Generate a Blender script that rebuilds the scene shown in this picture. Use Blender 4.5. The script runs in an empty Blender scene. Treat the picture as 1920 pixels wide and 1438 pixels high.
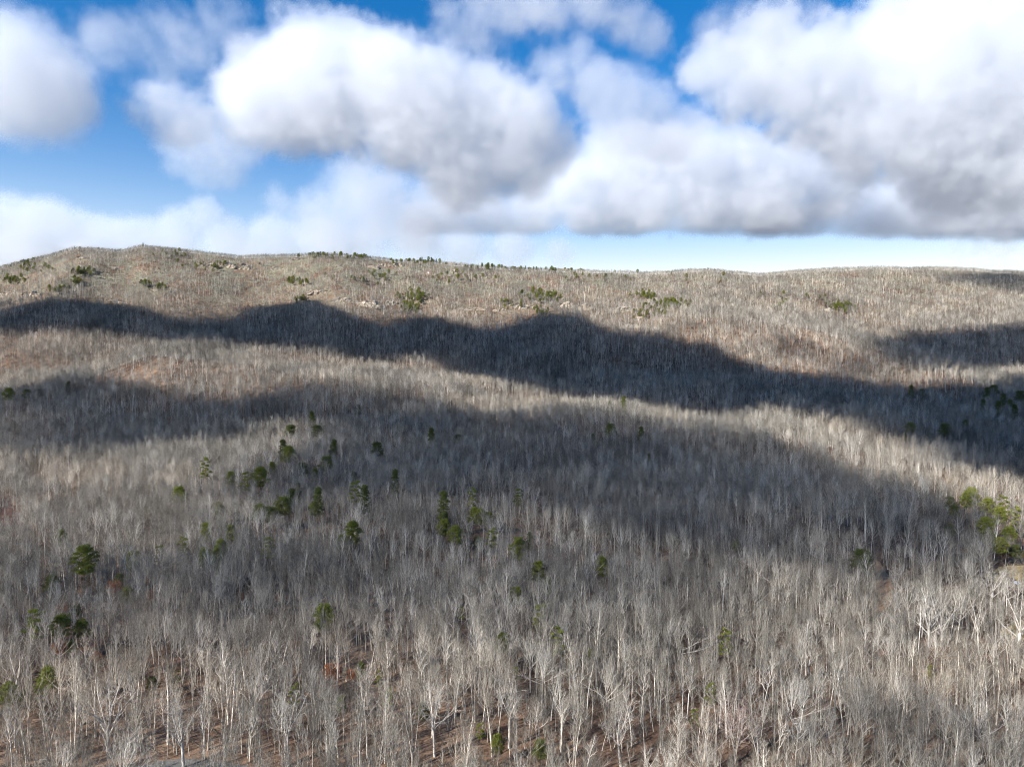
import bpy, math
import numpy as np
from mathutils import Vector

sc = bpy.context.scene

# ------------------------------------------------------------------ camera, world, sun, exposure
F = 1331.0                      # focal length in pixels of the 1920 px wide photograph
PITCH = math.radians(-2.0)
cam = bpy.data.cameras.new('camera')
cam.sensor_width = 36.0
cam.lens = 36.0 * F / 1920.0
cam.clip_start, cam.clip_end = 1.0, 90000.0
cam_ob = bpy.data.objects.new('camera', cam)
cam_ob.rotation_euler = (math.radians(90) + PITCH, 0, 0)
sc.collection.objects.link(cam_ob)
sc.camera = cam_ob

SUN_AZ, SUN_EL = math.radians(232.0), math.radians(31.0)
SUN = Vector((math.sin(SUN_AZ) * math.cos(SUN_EL), math.cos(SUN_AZ) * math.cos(SUN_EL), math.sin(SUN_EL)))
world = bpy.data.worlds.new('World')
sc.world = world
world.use_nodes = True
wn = world.node_tree
sky_tex = wn.nodes.new('ShaderNodeTexSky')
sky_tex.sky_type = 'NISHITA'
sky_tex.sun_disc = False
sky_tex.sun_elevation, sky_tex.sun_rotation = SUN_EL, SUN_AZ
sky_tex.altitude = 600
sky_tex.air_density, sky_tex.dust_density, sky_tex.ozone_density = 1.0, 0.9, 5.0
hs = wn.nodes.new('ShaderNodeHueSaturation')
hs.inputs['Saturation'].default_value = 1.62
bg = wn.nodes['Background']
bg.inputs[1].default_value = 0.082
wn.links.new(sky_tex.outputs[0], hs.inputs['Color'])
# pale haze low in the sky, the same all round the horizon
tc = wn.nodes.new('ShaderNodeTexCoord'); sx = wn.nodes.new('ShaderNodeSeparateXYZ'); wn.links.new(tc.outputs['Generated'], sx.inputs[0])
m1 = wn.nodes.new('ShaderNodeMath'); m1.operation = 'MULTIPLY'; m1.inputs[1].default_value = -13.0; wn.links.new(sx.outputs[2], m1.inputs[0])
m2 = wn.nodes.new('ShaderNodeMath'); m2.operation = 'EXPONENT'; wn.links.new(m1.outputs[0], m2.inputs[0])
m3 = wn.nodes.new('ShaderNodeMath'); m3.operation = 'MULTIPLY'; m3.inputs[1].default_value = 4.5; m3.use_clamp = True; wn.links.new(m2.outputs[0], m3.inputs[0])
hz_mix = wn.nodes.new('ShaderNodeMix'); hz_mix.data_type = 'RGBA'
wn.links.new(m3.outputs[0], hz_mix.inputs[0]); wn.links.new(hs.outputs[0], hz_mix.inputs[6]); hz_mix.inputs[7].default_value = (5.7, 6.2, 6.5, 1)
wn.links.new(hz_mix.outputs[2], bg.inputs[0])

sun_l = bpy.data.lights.new('sun', 'SUN')
sun_l.energy, sun_l.angle, sun_l.color = 4.9, math.radians(0.5), (1.0, 0.962, 0.895)
sun_ob = bpy.data.objects.new('sun', sun_l)
sun_ob.rotation_euler = SUN.to_track_quat('Z', 'Y').to_euler()
sc.collection.objects.link(sun_ob)

vs = sc.view_settings
vs.view_transform, vs.look, vs.gamma, vs.exposure = 'Standard', 'None', 1.0, 1.08
vs.use_curve_mapping = False
cy = sc.cycles
cy.max_bounces, cy.diffuse_bounces, cy.glossy_bounces, cy.transparent_max_bounces = 14, 2, 1, 12
cy.volume_bounces, cy.volume_step_rate = 12, 3.0
cy.use_denoising = True
cy.denoising_input_passes, cy.denoising_prefilter = 'RGB_ALBEDO', 'NONE'
cy.pixel_filter_type, cy.filter_width = 'BLACKMAN_HARRIS', 1.0
cy.sample_clamp_indirect = 6.0
cy.use_adaptive_sampling = True
cy.adaptive_threshold = 0.018

# ------------------------------------------------------------------ helpers
rng = np.random.default_rng(7)
CP, SP = math.cos(PITCH), math.sin(PITCH)

def at(px, py, d):
    """world point seen at photo pixel (px, py) at depth d along +Y"""
    x, u = (px - 960) / F, (719 - py) / F
    y, z = CP - u * SP, SP + u * CP
    return Vector((x, y, z)) * (d / y)

def proj(x, y, z):
    """world -> photo pixel"""
    d = y * CP + z * SP
    u = -y * SP + z * CP
    return 960 + F * x / d, 719 - F * u / d

def tag(o, label=None, cat=None, group=None, kind=None):
    if label: o['label'] = label
    if cat: o['category'] = cat
    if group: o['group'] = group
    if kind: o['kind'] = kind
    return o

def link(o, parent=None):
    sc.collection.objects.link(o)
    if parent is not None: o.parent = parent
    return o

def hash2(ix, iy, seed):
    h = (ix.astype(np.int64) * 374761393 + iy.astype(np.int64) * 668265263 + seed * 974634777) & 0x7fffffff
    h = ((h ^ (h >> 13)) * 1274126177) & 0x7fffffff
    h = h ^ (h >> 16)
    return (h & 0xffff) / 65535.0

def vnoise(x, y, seed):
    x = np.asarray(x, float); y = np.asarray(y, float)
    ix, iy = np.floor(x), np.floor(y)
    fx, fy = x - ix, y - iy
    fx, fy = fx * fx * (3 - 2 * fx), fy * fy * (3 - 2 * fy)
    a, b = hash2(ix, iy, seed), hash2(ix + 1, iy, seed)
    c, d = hash2(ix, iy + 1, seed), hash2(ix + 1, iy + 1, seed)
    return (a + (b - a) * fx) * (1 - fy) + (c + (d - c) * fx) * fy

def fbm(x, y, scale, seed, octv=4):
    s, a, t = 0.0, 0.5, 0.0
    x = np.asarray(x, float) / scale; y = np.asarray(y, float) / scale
    for k in range(octv):
        s = s + a * vnoise(x * 2 ** k, y * 2 ** k, seed + k * 17)
        t += a
        a *= 0.5
    return s / t - 0.5

def sstep(a, b, x):
    t = np.clip((x - a) / (b - a), 0, 1)
    return t * t * (3 - 2 * t)

# ------------------------------------------------------------------ terrain height
PY = np.array([-60000, -3000, -600, 0, 120, 180, 260, 400, 600, 850, 1000, 1100, 1300, 1500, 1610, 1650, 1740, 1850, 2100, 3000, 60000], float)
PZ = np.array([-120, -120, -100, -104, -106, -106, -105.5, -103, -91, -64, -32, -2, 72, 158, 204, 214, 213, 190, 100, -60, -120], float)
SK = [(-900, 560), (-300, 530), (0, 492), (60, 478), (140, 463), (230, 464), (268, 453), (330, 460), (450, 472), (580, 468), (680, 475), (800, 482),
      (950, 494), (1100, 500), (1200, 503), (1330, 498), (1420, 507), (1520, 499), (1620, 493), (1780, 495), (1920, 501), (2300, 520), (2900, 540)]
_c = [at(px, py + 10, 1650) for px, py in SK]
CX, CZ = np.array([c.x for c in _c]), np.array([c.z for c in _c])

def prof(y):
    # smooth interpolation of the profile (average of shifted linear lookups)
    return sum(np.interp(y + o, PY, PZ) for o in (-60, -30, 0, 30, 60)) / 5

def ridge(x, y, pts, sf, sb):
    """additive ridge along a polyline of (x, y, amplitude); sf / sb: falloff towards / away from the camera"""
    best = np.full(np.shape(x), 1e9); amp = np.zeros(np.shape(x)); side = np.zeros(np.shape(x))
    for (x0, y0, a0), (x1, y1, a1) in zip(pts[:-1], pts[1:]):
        dx, dy = x1 - x0, y1 - y0
        L2 = dx * dx + dy * dy
        t = np.clip(((x - x0) * dx + (y - y0) * dy) / L2, 0, 1)
        qx, qy = x0 + t * dx, y0 + t * dy
        d = np.hypot(x - qx, y - qy)
        m = d < best
        best = np.where(m, d, best); amp = np.where(m, a0 + t * (a1 - a0), amp)
        side = np.where(m, np.sign(dx * (y - qy) - dy * (x - qx)), side)
    s = np.where(side > 0, sb, sf)
    return amp * np.exp(-(best / s) ** 2)

def px_ridge(lst, tree=18.0, amp_min=None):
    out = []
    for px, py, d in lst:
        c = at(px, py + tree * F / d, d)
        a = c.z - float(prof(np.array(d)))
        out.append((c.x, c.y, a if amp_min is None else max(a, amp_min)))
    return out

RIDGE_A = px_ridge([(700, 745, 900), (850, 738, 880), (1000, 736, 850), (1130, 742, 800), (1240, 757, 740), (1350, 777, 690), (1460, 772, 650),
                    (1560, 800, 610), (1700, 840, 570), (1800, 868, 540), (1920, 900, 510), (2150, 960, 470)], amp_min=12)
RIDGE_B = px_ridge([(-60, 760, 800), (60, 728, 850), (150, 696, 900), (290, 648, 960), (470, 650, 970), (650, 672, 960), (740, 664, 965), (860, 672, 970), (960, 700, 960)])
DIP_A = [(x + 50, y + 95, 16) for x, y, a in RIDGE_A[2:]]
RIDGE_C = [(300, 1240, 10), (480, 1120, 26), (560, 1000, 24), (600, 900, 6)]
RIDGE_F = [(at(px, py, d).x, d, a) for px, py, d, a in ((1300, 900, 500, 3), (1400, 930, 462, 8), (1500, 970, 420, 9), (1600, 1015, 385, 8), (1680, 1055, 362, 3))]
RIDGE_D = [(-980, 1600, 10), (-860, 1450, 24), (-900, 1300, 20), (-1000, 1150, 14)]
RIDGE_E = [(-380, 1600, 6), (-350, 1450, 20), (-300, 1300, 18), (-330, 1150, 8)]

def H(x, y):
    x = np.asarray(x, float); y = np.asarray(y, float)
    warp = fbm(x, y * 0.5, 420, 3, 3) * 120 * sstep(500, 1100, y) * (1 - sstep(1450, 1600, y))
    z = prof(y + warp)
    cf = np.interp(x * 1650 / np.clip(y, 900, 1900), CX, CZ) / 212.0
    up = sstep(1000, 1600, y) * (1 - sstep(1800, 2600, y))
    z = np.where(y > 900, z * (1 - up) + z * up * cf, z)
    z = z + ridge(x, y, RIDGE_A, 110, 42) + ridge(x, y, RIDGE_B, 120, 55) - ridge(x, y, DIP_A, 60, 60)
    z = z + ridge(x, y, RIDGE_C, 60, 60) + ridge(x, y, RIDGE_D, 70, 70) + ridge(x, y, RIDGE_F, 45, 22) + ridge(x, y, RIDGE_E, 70, 70)
    z = z - 12 * np.exp(-((y - 1060) / 60) ** 2) * (1 - sstep(250, 500, x))
    near = sstep(100, 500, y)
    crest = 1 - 0.75 * np.exp(-((y - 1650) / 90) ** 2)
    z = z + fbm(x, y, 260, 11, 4) * (5 + 34 * sstep(350, 900, y)) * crest + fbm(x, y, 45, 23, 3) * (1.5 + 5 * near)
    # a gentle bank rising behind the road at the bottom
    return z

def H1(x, y):
    return float(H(np.array([x]), np.array([y]))[0])

def ground_hit(px, py, lift=0.0, y0=120.0, y1=1720.0):
    """first ground point seen at a photo pixel, the ground raised by lift metres"""
    ys = np.arange(y0, y1, 2.0)
    d = at(px, py, 1.0)
    x, z = d.x * ys, d.z * ys
    hit = np.nonzero(z <= H(x, ys) + lift)[0]
    i = hit[0] if len(hit) else len(ys) - 1
    return float(x[i]), float(ys[i])

# ------------------------------------------------------------------ materials
def new_mat(name):
    m = bpy.data.materials.new(name); m.use_nodes = True
    t = m.node_tree
    b = t.nodes['Principled BSDF']
    b.inputs['Roughness'].default_value = 0.9
    b.inputs['Specular IOR Level'].default_value = 0.15
    return m, t, b

def ramp(t, fac, stops):
    r = t.nodes.new('ShaderNodeValToRGB')
    e = r.color_ramp.elements
    while len(e) < len(stops): e.new(0.5)
    for q, (p, c) in zip(e, stops):
        q.position = p; q.color = (*c, 1)
    t.links.new(fac, r.inputs[0])
    return r.outputs[0]

def noise(t, scale, detail=4, rough=0.55, coord=None):
    n = t.nodes.new('ShaderNodeTexNoise')
    n.inputs['Scale'].default_value = scale; n.inputs['Detail'].default_value = detail; n.inputs['Roughness'].default_value = rough
    if coord is not None: t.links.new(coord, n.inputs['Vector'])
    return n.outputs[0]

def mixc(t, fac, a, b, mode='MIX'):
    n = t.nodes.new('ShaderNodeMix'); n.data_type = 'RGBA'; n.blend_type = mode
    for s, v in ((n.inputs[0], fac), (n.inputs[6], a), (n.inputs[7], b)):
        if isinstance(v, (int, float)): s.default_value = v
        elif isinstance(v, tuple): s.default_value = (*v, 1)
        else: t.links.new(v, s)
    return n.outputs[2]

def bump(t, b, h, strength, dist):
    n = t.nodes.new('ShaderNodeBump'); n.inputs['Strength'].default_value = strength; n.inputs['Distance'].default_value = dist
    t.links.new(h, n.inputs['Height']); t.links.new(n.outputs[0], b.inputs['Normal'])

def mat_ground():
    m, t, b = new_mat('leaf_litter')
    g = t.nodes.new('ShaderNodeNewGeometry').outputs['Position']
    big = ramp(t, noise(t, 0.012, 5, 0.6, g), [(0.30, (0.10, 0.064, 0.046)), (0.5, (0.172, 0.107, 0.070)), (0.70, (0.255, 0.175, 0.122))])
    fine = ramp(t, noise(t, 0.9, 6, 0.7, g), [(0.30, (0.42, 0.40, 0.38)), (0.5, (0.95, 0.95, 0.95)), (0.72, (1.55, 1.45, 1.35))])
    spots = ramp(t, noise(t, 0.16, 5, 0.65, g), [(0.38, (0.55, 0.55, 0.55)), (0.62, (1.2, 1.2, 1.2))])
    c = mixc(t, 1.0, mixc(t, 1.0, big, fine, 'MULTIPLY'), spots, 'MULTIPLY')
    sp = t.nodes.new('ShaderNodeSeparateXYZ'); t.links.new(g, sp.inputs[0])
    up = t.nodes.new('ShaderNodeMapRange'); up.inputs[1].default_value, up.inputs[2].default_value = 40, 165; t.links.new(sp.outputs[2], up.inputs[0])
    moss = ramp(t, noise(t, 0.03, 5, 0.7, g), [(0.40, (0, 0, 0)), (0.56, (1, 1, 1))])
    mf = t.nodes.new('ShaderNodeMath'); mf.operation = 'MULTIPLY'; t.links.new(up.outputs[0], mf.inputs[0]); t.links.new(moss, mf.inputs[1])
    c = mixc(t, mf.outputs[0], c, ramp(t, noise(t, 0.25, 5, 0.7, g), [(0.35, (0.075, 0.078, 0.040)), (0.55, (0.20, 0.185, 0.13)), (0.72, (0.36, 0.33, 0.27))]))
    # beyond the wooded slope that is built tree by tree, the ground wears the grey of the winter canopy
    ln = t.nodes.new('ShaderNodeVectorMath'); ln.operation = 'DISTANCE'; t.links.new(g, ln.inputs[0]); ln.inputs[1].default_value = (0, 950, 0)
    mr = t.nodes.new('ShaderNodeMapRange'); mr.inputs[1].default_value, mr.inputs[2].default_value = 1500, 1900; t.links.new(ln.outputs['Value'], mr.inputs[0])
    c = mixc(t, mr.outputs[0], c, (0.105, 0.098, 0.092))
    t.links.new(c, b.inputs['Base Color'])
    bump(t, b, noise(t, 1.6, 5, 0.7, g), 0.7, 0.35)
    return m

def mat_bark(name, dark, mid, pale):
    m, t, b = new_mat(name)
    oi = t.nodes.new('ShaderNodeObjectInfo').outputs['Random']
    co = t.nodes.new('ShaderNodeTexCoord').outputs['Object']
    c = ramp(t, oi, [(0.0, dark), (0.40, tuple(v * .78 for v in mid)), (0.75, mid), (1.0, pale)])
    n = ramp(t, noise(t, 1.3, 4, 0.6, co), [(0.3, (0.72, 0.70, 0.68)), (0.7, (1.2, 1.2, 1.2))])
    loc = t.nodes.new('ShaderNodeObjectInfo').outputs['Location']     # stands of one kind: tone drifts from place to place
    st = ramp(t, noise(t, 0.016, 3, 0.6, loc), [(0.34, (0.62, 0.61, 0.61)), (0.5, (1, 1, 1)), (0.66, (1.28, 1.20, 1.12))])
    t.links.new(mixc(t, 1.0, mixc(t, 1.0, c, n, 'MULTIPLY'), st, 'MULTIPLY'), b.inputs['Base Color'])
    return m

def mat_leaf(name, stops, trans=0.25):
    m, t, b = new_mat(name)
    g = t.nodes.new('ShaderNodeNewGeometry')
    oi = t.nodes.new('ShaderNodeObjectInfo').outputs['Random']
    a = t.nodes.new('ShaderNodeMath'); a.operation = 'MULTIPLY_ADD'
    t.links.new(oi, a.inputs[0]); a.inputs[1].default_value = 0.5
    r2 = t.nodes.new('ShaderNodeMath'); r2.operation = 'MULTIPLY'; t.links.new(g.outputs['Random Per Island'], r2.inputs[0]); r2.inputs[1].default_value = 0.5
    t.links.new(r2.outputs[0], a.inputs[2])
    c = ramp(t, a.outputs[0], stops)
    t.links.new(c, b.inputs['Base Color'])
    b.inputs['Roughness'].default_value = 0.7
    tr = t.nodes.new('ShaderNodeBsdfTranslucent'); t.links.new(c, tr.inputs[0])
    mx = t.nodes.new('ShaderNodeMixShader'); mx.inputs[0].default_value = trans
    t.links.new(b.outputs[0], mx.inputs[1]); t.links.new(tr.outputs[0], mx.inputs[2])
    t.links.new(mx.outputs[0], t.nodes['Material Output'].inputs['Surface'])
    return m

M = {}
M['ground'] = mat_ground()
M['bark'] = mat_bark('grey_bark', (0.18, 0.165, 0.14), (0.49, 0.46, 0.40), (0.78, 0.745, 0.67))
M['twig'] = mat_bark('twig_bark', (0.09, 0.082, 0.069), (0.195, 0.179, 0.15), (0.345, 0.32, 0.275))
M['white_bark'] = mat_bark('white_bark', (0.42, 0.395, 0.35), (0.52, 0.49, 0.44), (0.60, 0.57, 0.52))
M['red_twig'] = mat_bark('reddish_twig', (0.22, 0.13, 0.125), (0.26, 0.155, 0.15), (0.30, 0.19, 0.18))
M['pine_bark'] = mat_bark('pine_bark', (0.11, 0.085, 0.065), (0.14, 0.105, 0.08), (0.17, 0.13, 0.10))
M['needle'] = mat_leaf('pine_needles', [(0.0, (0.085, 0.105, 0.022)), (0.45, (0.165, 0.185, 0.034)), (1.0, (0.25, 0.255, 0.055))], 0.3)
M['dark_needle'] = mat_leaf('dark_needles', [(0.0, (0.055, 0.068, 0.022)), (0.5, (0.10, 0.118, 0.033)), (1.0, (0.15, 0.165, 0.046))], 0.25)
M['rust'] = mat_leaf('rust_leaves', [(0.0, (0.26, 0.10, 0.045)), (0.5, (0.36, 0.155, 0.075)), (1.0, (0.45, 0.23, 0.125))], 0.3)

# ------------------------------------------------------------------ ground sheet
def spaced(parts):
    out = []
    for a, b, s in parts: out += list(np.arange(a, b, s))
    return np.array(out + [parts[-1][1]], float)

def build_ground():
    xs = spaced([(-60000, -6000, 9000), (-6000, -2000, 500), (-2000, -1500, 60), (-1500, 1500, 10), (1500, 2000, 60), (2000, 6000, 500), (6000, 60000, 9000)])
    ys = spaced([(-60000, -6000, 9000), (-6000, -600, 600), (-600, 100, 50), (100, 600, 6), (600, 1800, 10), (1800, 2600, 50), (2600, 6000, 400), (6000, 60000, 9000)])
    X, Y = np.meshgrid(xs, ys)
    Z = H(X, Y)
    n, k = len(xs), len(ys)
    co = np.stack([X, Y, Z], -1).reshape(-1, 3)
    i = np.arange(n * k).reshape(k, n)
    f = np.stack([i[:-1, :-1], i[:-1, 1:], i[1:, 1:], i[1:, :-1]], -1).reshape(-1, 4)
    me = bpy.data.meshes.new('ground')
    me.vertices.add(len(co)); me.vertices.foreach_set('co', co.ravel())
    me.loops.add(f.size); me.loops.foreach_set('vertex_index', f.ravel().astype(np.int32))
    me.polygons.add(len(f)); me.polygons.foreach_set('loop_start', np.arange(0, f.size, 4, dtype=np.int32))
    me.polygons.foreach_set('use_smooth', np.ones(len(f), bool))
    me.update(calc_edges=True); me.validate()
    me.materials.append(M['ground'])
    return tag(link(bpy.data.objects.new('ground', me)), 'brown leaf-littered forest floor rising from valley to mountain ridge', kind='structure')
build_ground()

def patch(name, pts, lift, mat, label, step=1.5):
    """a sheet draped over the ground inside a convex-ish outline (star-shaped about its centre)"""
    P = np.array(pts, float); c = P.mean(0)
    Q = []
    for a, b in zip(P, np.roll(P, -1, 0)):
        for t in np.linspace(0, 1, 7)[:-1]:
            q = a + (b - a) * t
            Q.append(q + (q - c) * 0.10 * (rng.random() - 0.5))
    Q = np.array(Q); R = 14; V = [tuple(c) + (H1(*c) + lift,)]; Fc = []
    for r in range(1, R + 1):
        q = c + (Q - c) * (r / R)
        z = H(q[:, 0], q[:, 1]) + lift
        V += [(a, b, e) for (a, b), e in zip(q, z)]
    n = len(Q)
    for j in range(n): Fc.append((0, 1 + j, 1 + (j + 1) % n))
    for r in range(R - 1):
        for j in range(n):
            a, b = 1 + r * n + j, 1 + r * n + (j + 1) % n
            Fc.append((a, a + n, b + n, b))
    me = bpy.data.meshes.new(name); me.from_pydata(V, [], Fc); me.materials.append(mat)
    for p in me.polygons: p.use_smooth = True
    return tag(link(bpy.data.objects.new(name, me)), label, kind='structure')

def simple_ground_mat(name, stops, scale=0.5):
    m, t, b = new_mat(name)
    g = t.nodes.new('ShaderNodeNewGeometry').outputs['Position']
    c = mixc(t, 1.0, ramp(t, noise(t, scale, 6, 0.7, g), stops), ramp(t, noise(t, scale * 6, 4, 0.7, g), [(0.3, (0.65, 0.65, 0.65)), (0.7, (1.25, 1.25, 1.25))]), 'MULTIPLY')
    t.links.new(c, b.inputs['Base Color'])
    bump(t, b, noise(t, scale * 4, 5, 0.7, g), 0.6, 0.2)
    return m
M['straw'] = simple_ground_mat('dry_grass', [(0.3, (0.27, 0.19, 0.085)), (0.55, (0.40, 0.29, 0.13)), (0.75, (0.30, 0.26, 0.10))], 0.2)
M['clay'] = simple_ground_mat('orange_clay', [(0.3, (0.26, 0.14, 0.075)), (0.55, (0.40, 0.235, 0.13)), (0.75, (0.30, 0.22, 0.10))], 0.25)
M['gravel'] = simple_ground_mat('grey_gravel', [(0.3, (0.09, 0.088, 0.085)), (0.55, (0.14, 0.137, 0.13)), (0.75, (0.19, 0.185, 0.175))], 0.6)

FIELD = [ground_hit(px, py) for px, py in ((1845, 1075), (1880, 1062), (1925, 1060), (2010, 1066), (2030, 1100), (1925, 1102), (1890, 1098), (1862, 1090))]
LAWN = [ground_hit(px, py) for px, py in ((1870, 1180), (1900, 1165), (1960, 1165), (1985, 1190), (1930, 1202), (1885, 1196))]
TRACK = [ground_hit(px, py) for px, py in ((1630, 1050), (1646, 1050), (1670, 1085), (1676, 1105), (1668, 1135), (1652, 1148), (1632, 1132), (1640, 1100), (1644, 1076))]
ROAD = [ground_hit(px, py) for px, py in ((225, 1450), (280, 1432), (340, 1426), (420, 1430), (500, 1444), (520, 1475), (300, 1490))]
patch('field', FIELD, 0.10, M['straw'], 'yellow dry grass clearing beside the small pale-roofed shed')
patch('lawn', LAWN, 0.10, M['straw'], 'small straw-coloured clearing behind the spreading white sycamore')
patch('dirt_track', TRACK, 0.10, M['clay'], 'orange clay track opening between the bare trees')
M['red_litter'] = simple_ground_mat('red_brown_litter', [(0.3, (0.075, 0.035, 0.028)), (0.55, (0.12, 0.058, 0.044)), (0.75, (0.17, 0.09, 0.066))], 0.3)
BANK = [ground_hit(px, py, 2) for px, py in ((-60, 960), (10, 925), (40, 960), (35, 1010), (-60, 1020))]
patch('bank', BANK, 0.12, M['red_litter'], 'dark red-brown leaf bank open among the bare trees')
patch('road', ROAD, 0.10, M['gravel'], 'grey gravel road below the slope at its foot')

def in_poly(x, y, poly):
    inside = np.zeros(np.shape(x), bool)
    n = len(poly)
    for i in range(n):
        (x0, y0), (x1, y1) = poly[i], poly[(i + 1) % n]
        c = ((y0 > y) != (y1 > y)) & (x < (x1 - x0) * (y - y0) / ((y1 - y0) if y1 != y0 else 1e-9) + x0)
        inside ^= c
    return inside

# ------------------------------------------------------------------ clouds in view: real volumes over the ridge
def mat_cloud(name, dens, aniso=.25):
    m = bpy.data.materials.new(name); m.use_nodes = True
    t = m.node_tree; t.nodes.clear()
    out = t.nodes.new('ShaderNodeOutputMaterial'); pv = t.nodes.new('ShaderNodeVolumePrincipled')
    pv.inputs['Color'].default_value = (.875, .89, .912, 1)
    pv.inputs['Density'].default_value = dens; pv.inputs['Anisotropy'].default_value = aniso
    t.links.new(pv.outputs[0], out.inputs['Volume'])
    return m

def cloud(name, blobs, d, tau, seed, label, base=None, amp=1.0, soft=1.0, flat=1.0, nscale=1.0, deep=1.2, fine=1.0):
    """blobs: (px, py, radius px) seen at distance d; tau: optical depth over a 100 px path; base: photo row of the flat underside"""
    pts = []
    for px, py, r in blobs:
        c = at(px, py, d); pts.append((c, r / F * c.length * 1.25))
    lo = Vector([min(c[i] - R * (1.7 if i != 1 else 1.9) for c, R in pts) for i in range(3)])
    hi = Vector([max(c[i] + R * (1.7 if i != 1 else 1.9) for c, R in pts) for i in range(3)])
    me = bpy.data.meshes.new(name); me.from_pydata([lo, hi], [], [])
    o = link(bpy.data.objects.new(name, me))
    g = bpy.data.node_groups.new(name, 'GeometryNodeTree')
    g.interface.new_socket('Geometry', in_out='OUTPUT', socket_type='NodeSocketGeometry')
    N, K = g.nodes.new, g.links.new
    def mt(op, a, b=None, c=None, clamp=False):
        n = N('ShaderNodeMath'); n.operation = op; n.use_clamp = clamp
        for i, v in enumerate((a, b, c)):
            if v is None: continue
            if isinstance(v, (int, float)): n.inputs[i].default_value = v
            else: K(v, n.inputs[i])
        return n.outputs[0]
    def vm(op, a, b):
        n = N('ShaderNodeVectorMath'); n.operation = op
        for i, v in enumerate((a, b)):
            if v is None: continue
            if isinstance(v, (tuple, Vector)): n.inputs[i].default_value = v
            else: K(v, n.inputs[i])
        return n
    pos = N('GeometryNodeInputPosition').outputs[0]
    def nz(size, det, rough, w):
        n = N('ShaderNodeTexNoise'); n.noise_dimensions = '4D'; n.inputs['W'].default_value = w
        n.inputs['Scale'].default_value = 1 / size; n.inputs['Detail'].default_value = det; n.inputs['Roughness'].default_value = rough
        K(vm('MULTIPLY', pos, (1, .8, 1.0)).outputs[0], n.inputs['Vector'])
        return mt('SUBTRACT', n.outputs[0], .5)
    big = nz(.085 * d * nscale, 4, .55, seed)
    small = nz(.019 * d * nscale, 5, .74, seed + 5.3)
    acc = None
    for c, R in pts:
        v = vm('MULTIPLY', vm('SUBTRACT', pos, c).outputs[0], (1 / R, 1 / (R * deep), 1 / (R * flat)))
        a = mt('SUBTRACT', 1.0, vm('LENGTH', v.outputs[0], None).outputs['Value'])
        acc = a if acc is None else mt('SMOOTH_MAX', acc, a, .5)
    q = mt('MULTIPLY_ADD', big, 2.1 * amp, acc)
    q = mt('MULTIPLY_ADD', small, 1.9 * amp * fine, q)
    q = mt('SUBTRACT', q, .07)
    if base is not None:
        zb = at(960, base, d).z
        sp = N('ShaderNodeSeparateXYZ'); K(pos, sp.inputs[0])
        q = mt('SMOOTH_MIN', q, mt('MULTIPLY', mt('SUBTRACT', sp.outputs[2], zb), 1 / (.016 * d)), .2)
    dn = mt('MULTIPLY', q, 2.8 / soft, clamp=True)
    dn = mt('POWER', dn, 1.3)
    vc = N('GeometryNodeVolumeCube'); K(dn, vc.inputs['Density'])
    vc.inputs['Min'].default_value, vc.inputs['Max'].default_value = lo, hi
    vox = d / 300
    for i, k in enumerate(('Resolution X', 'Resolution Y', 'Resolution Z')): vc.inputs[k].default_value = max(8, int((hi[i] - lo[i]) / (vox * (1.3 if i == 1 else 1))))
    sm = N('GeometryNodeSetMaterial'); K(vc.outputs[0], sm.inputs[0])
    sm.inputs['Material'].default_value = mat_cloud('cloud_vapour', 0.29 * tau / (100 / F * d), .15)
    go = N('NodeGroupOutput'); K(sm.outputs[0], go.inputs[0])
    o.modifiers.new('vapour', 'NODES').node_group = g
    return tag(o, label, kind='stuff')

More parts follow.
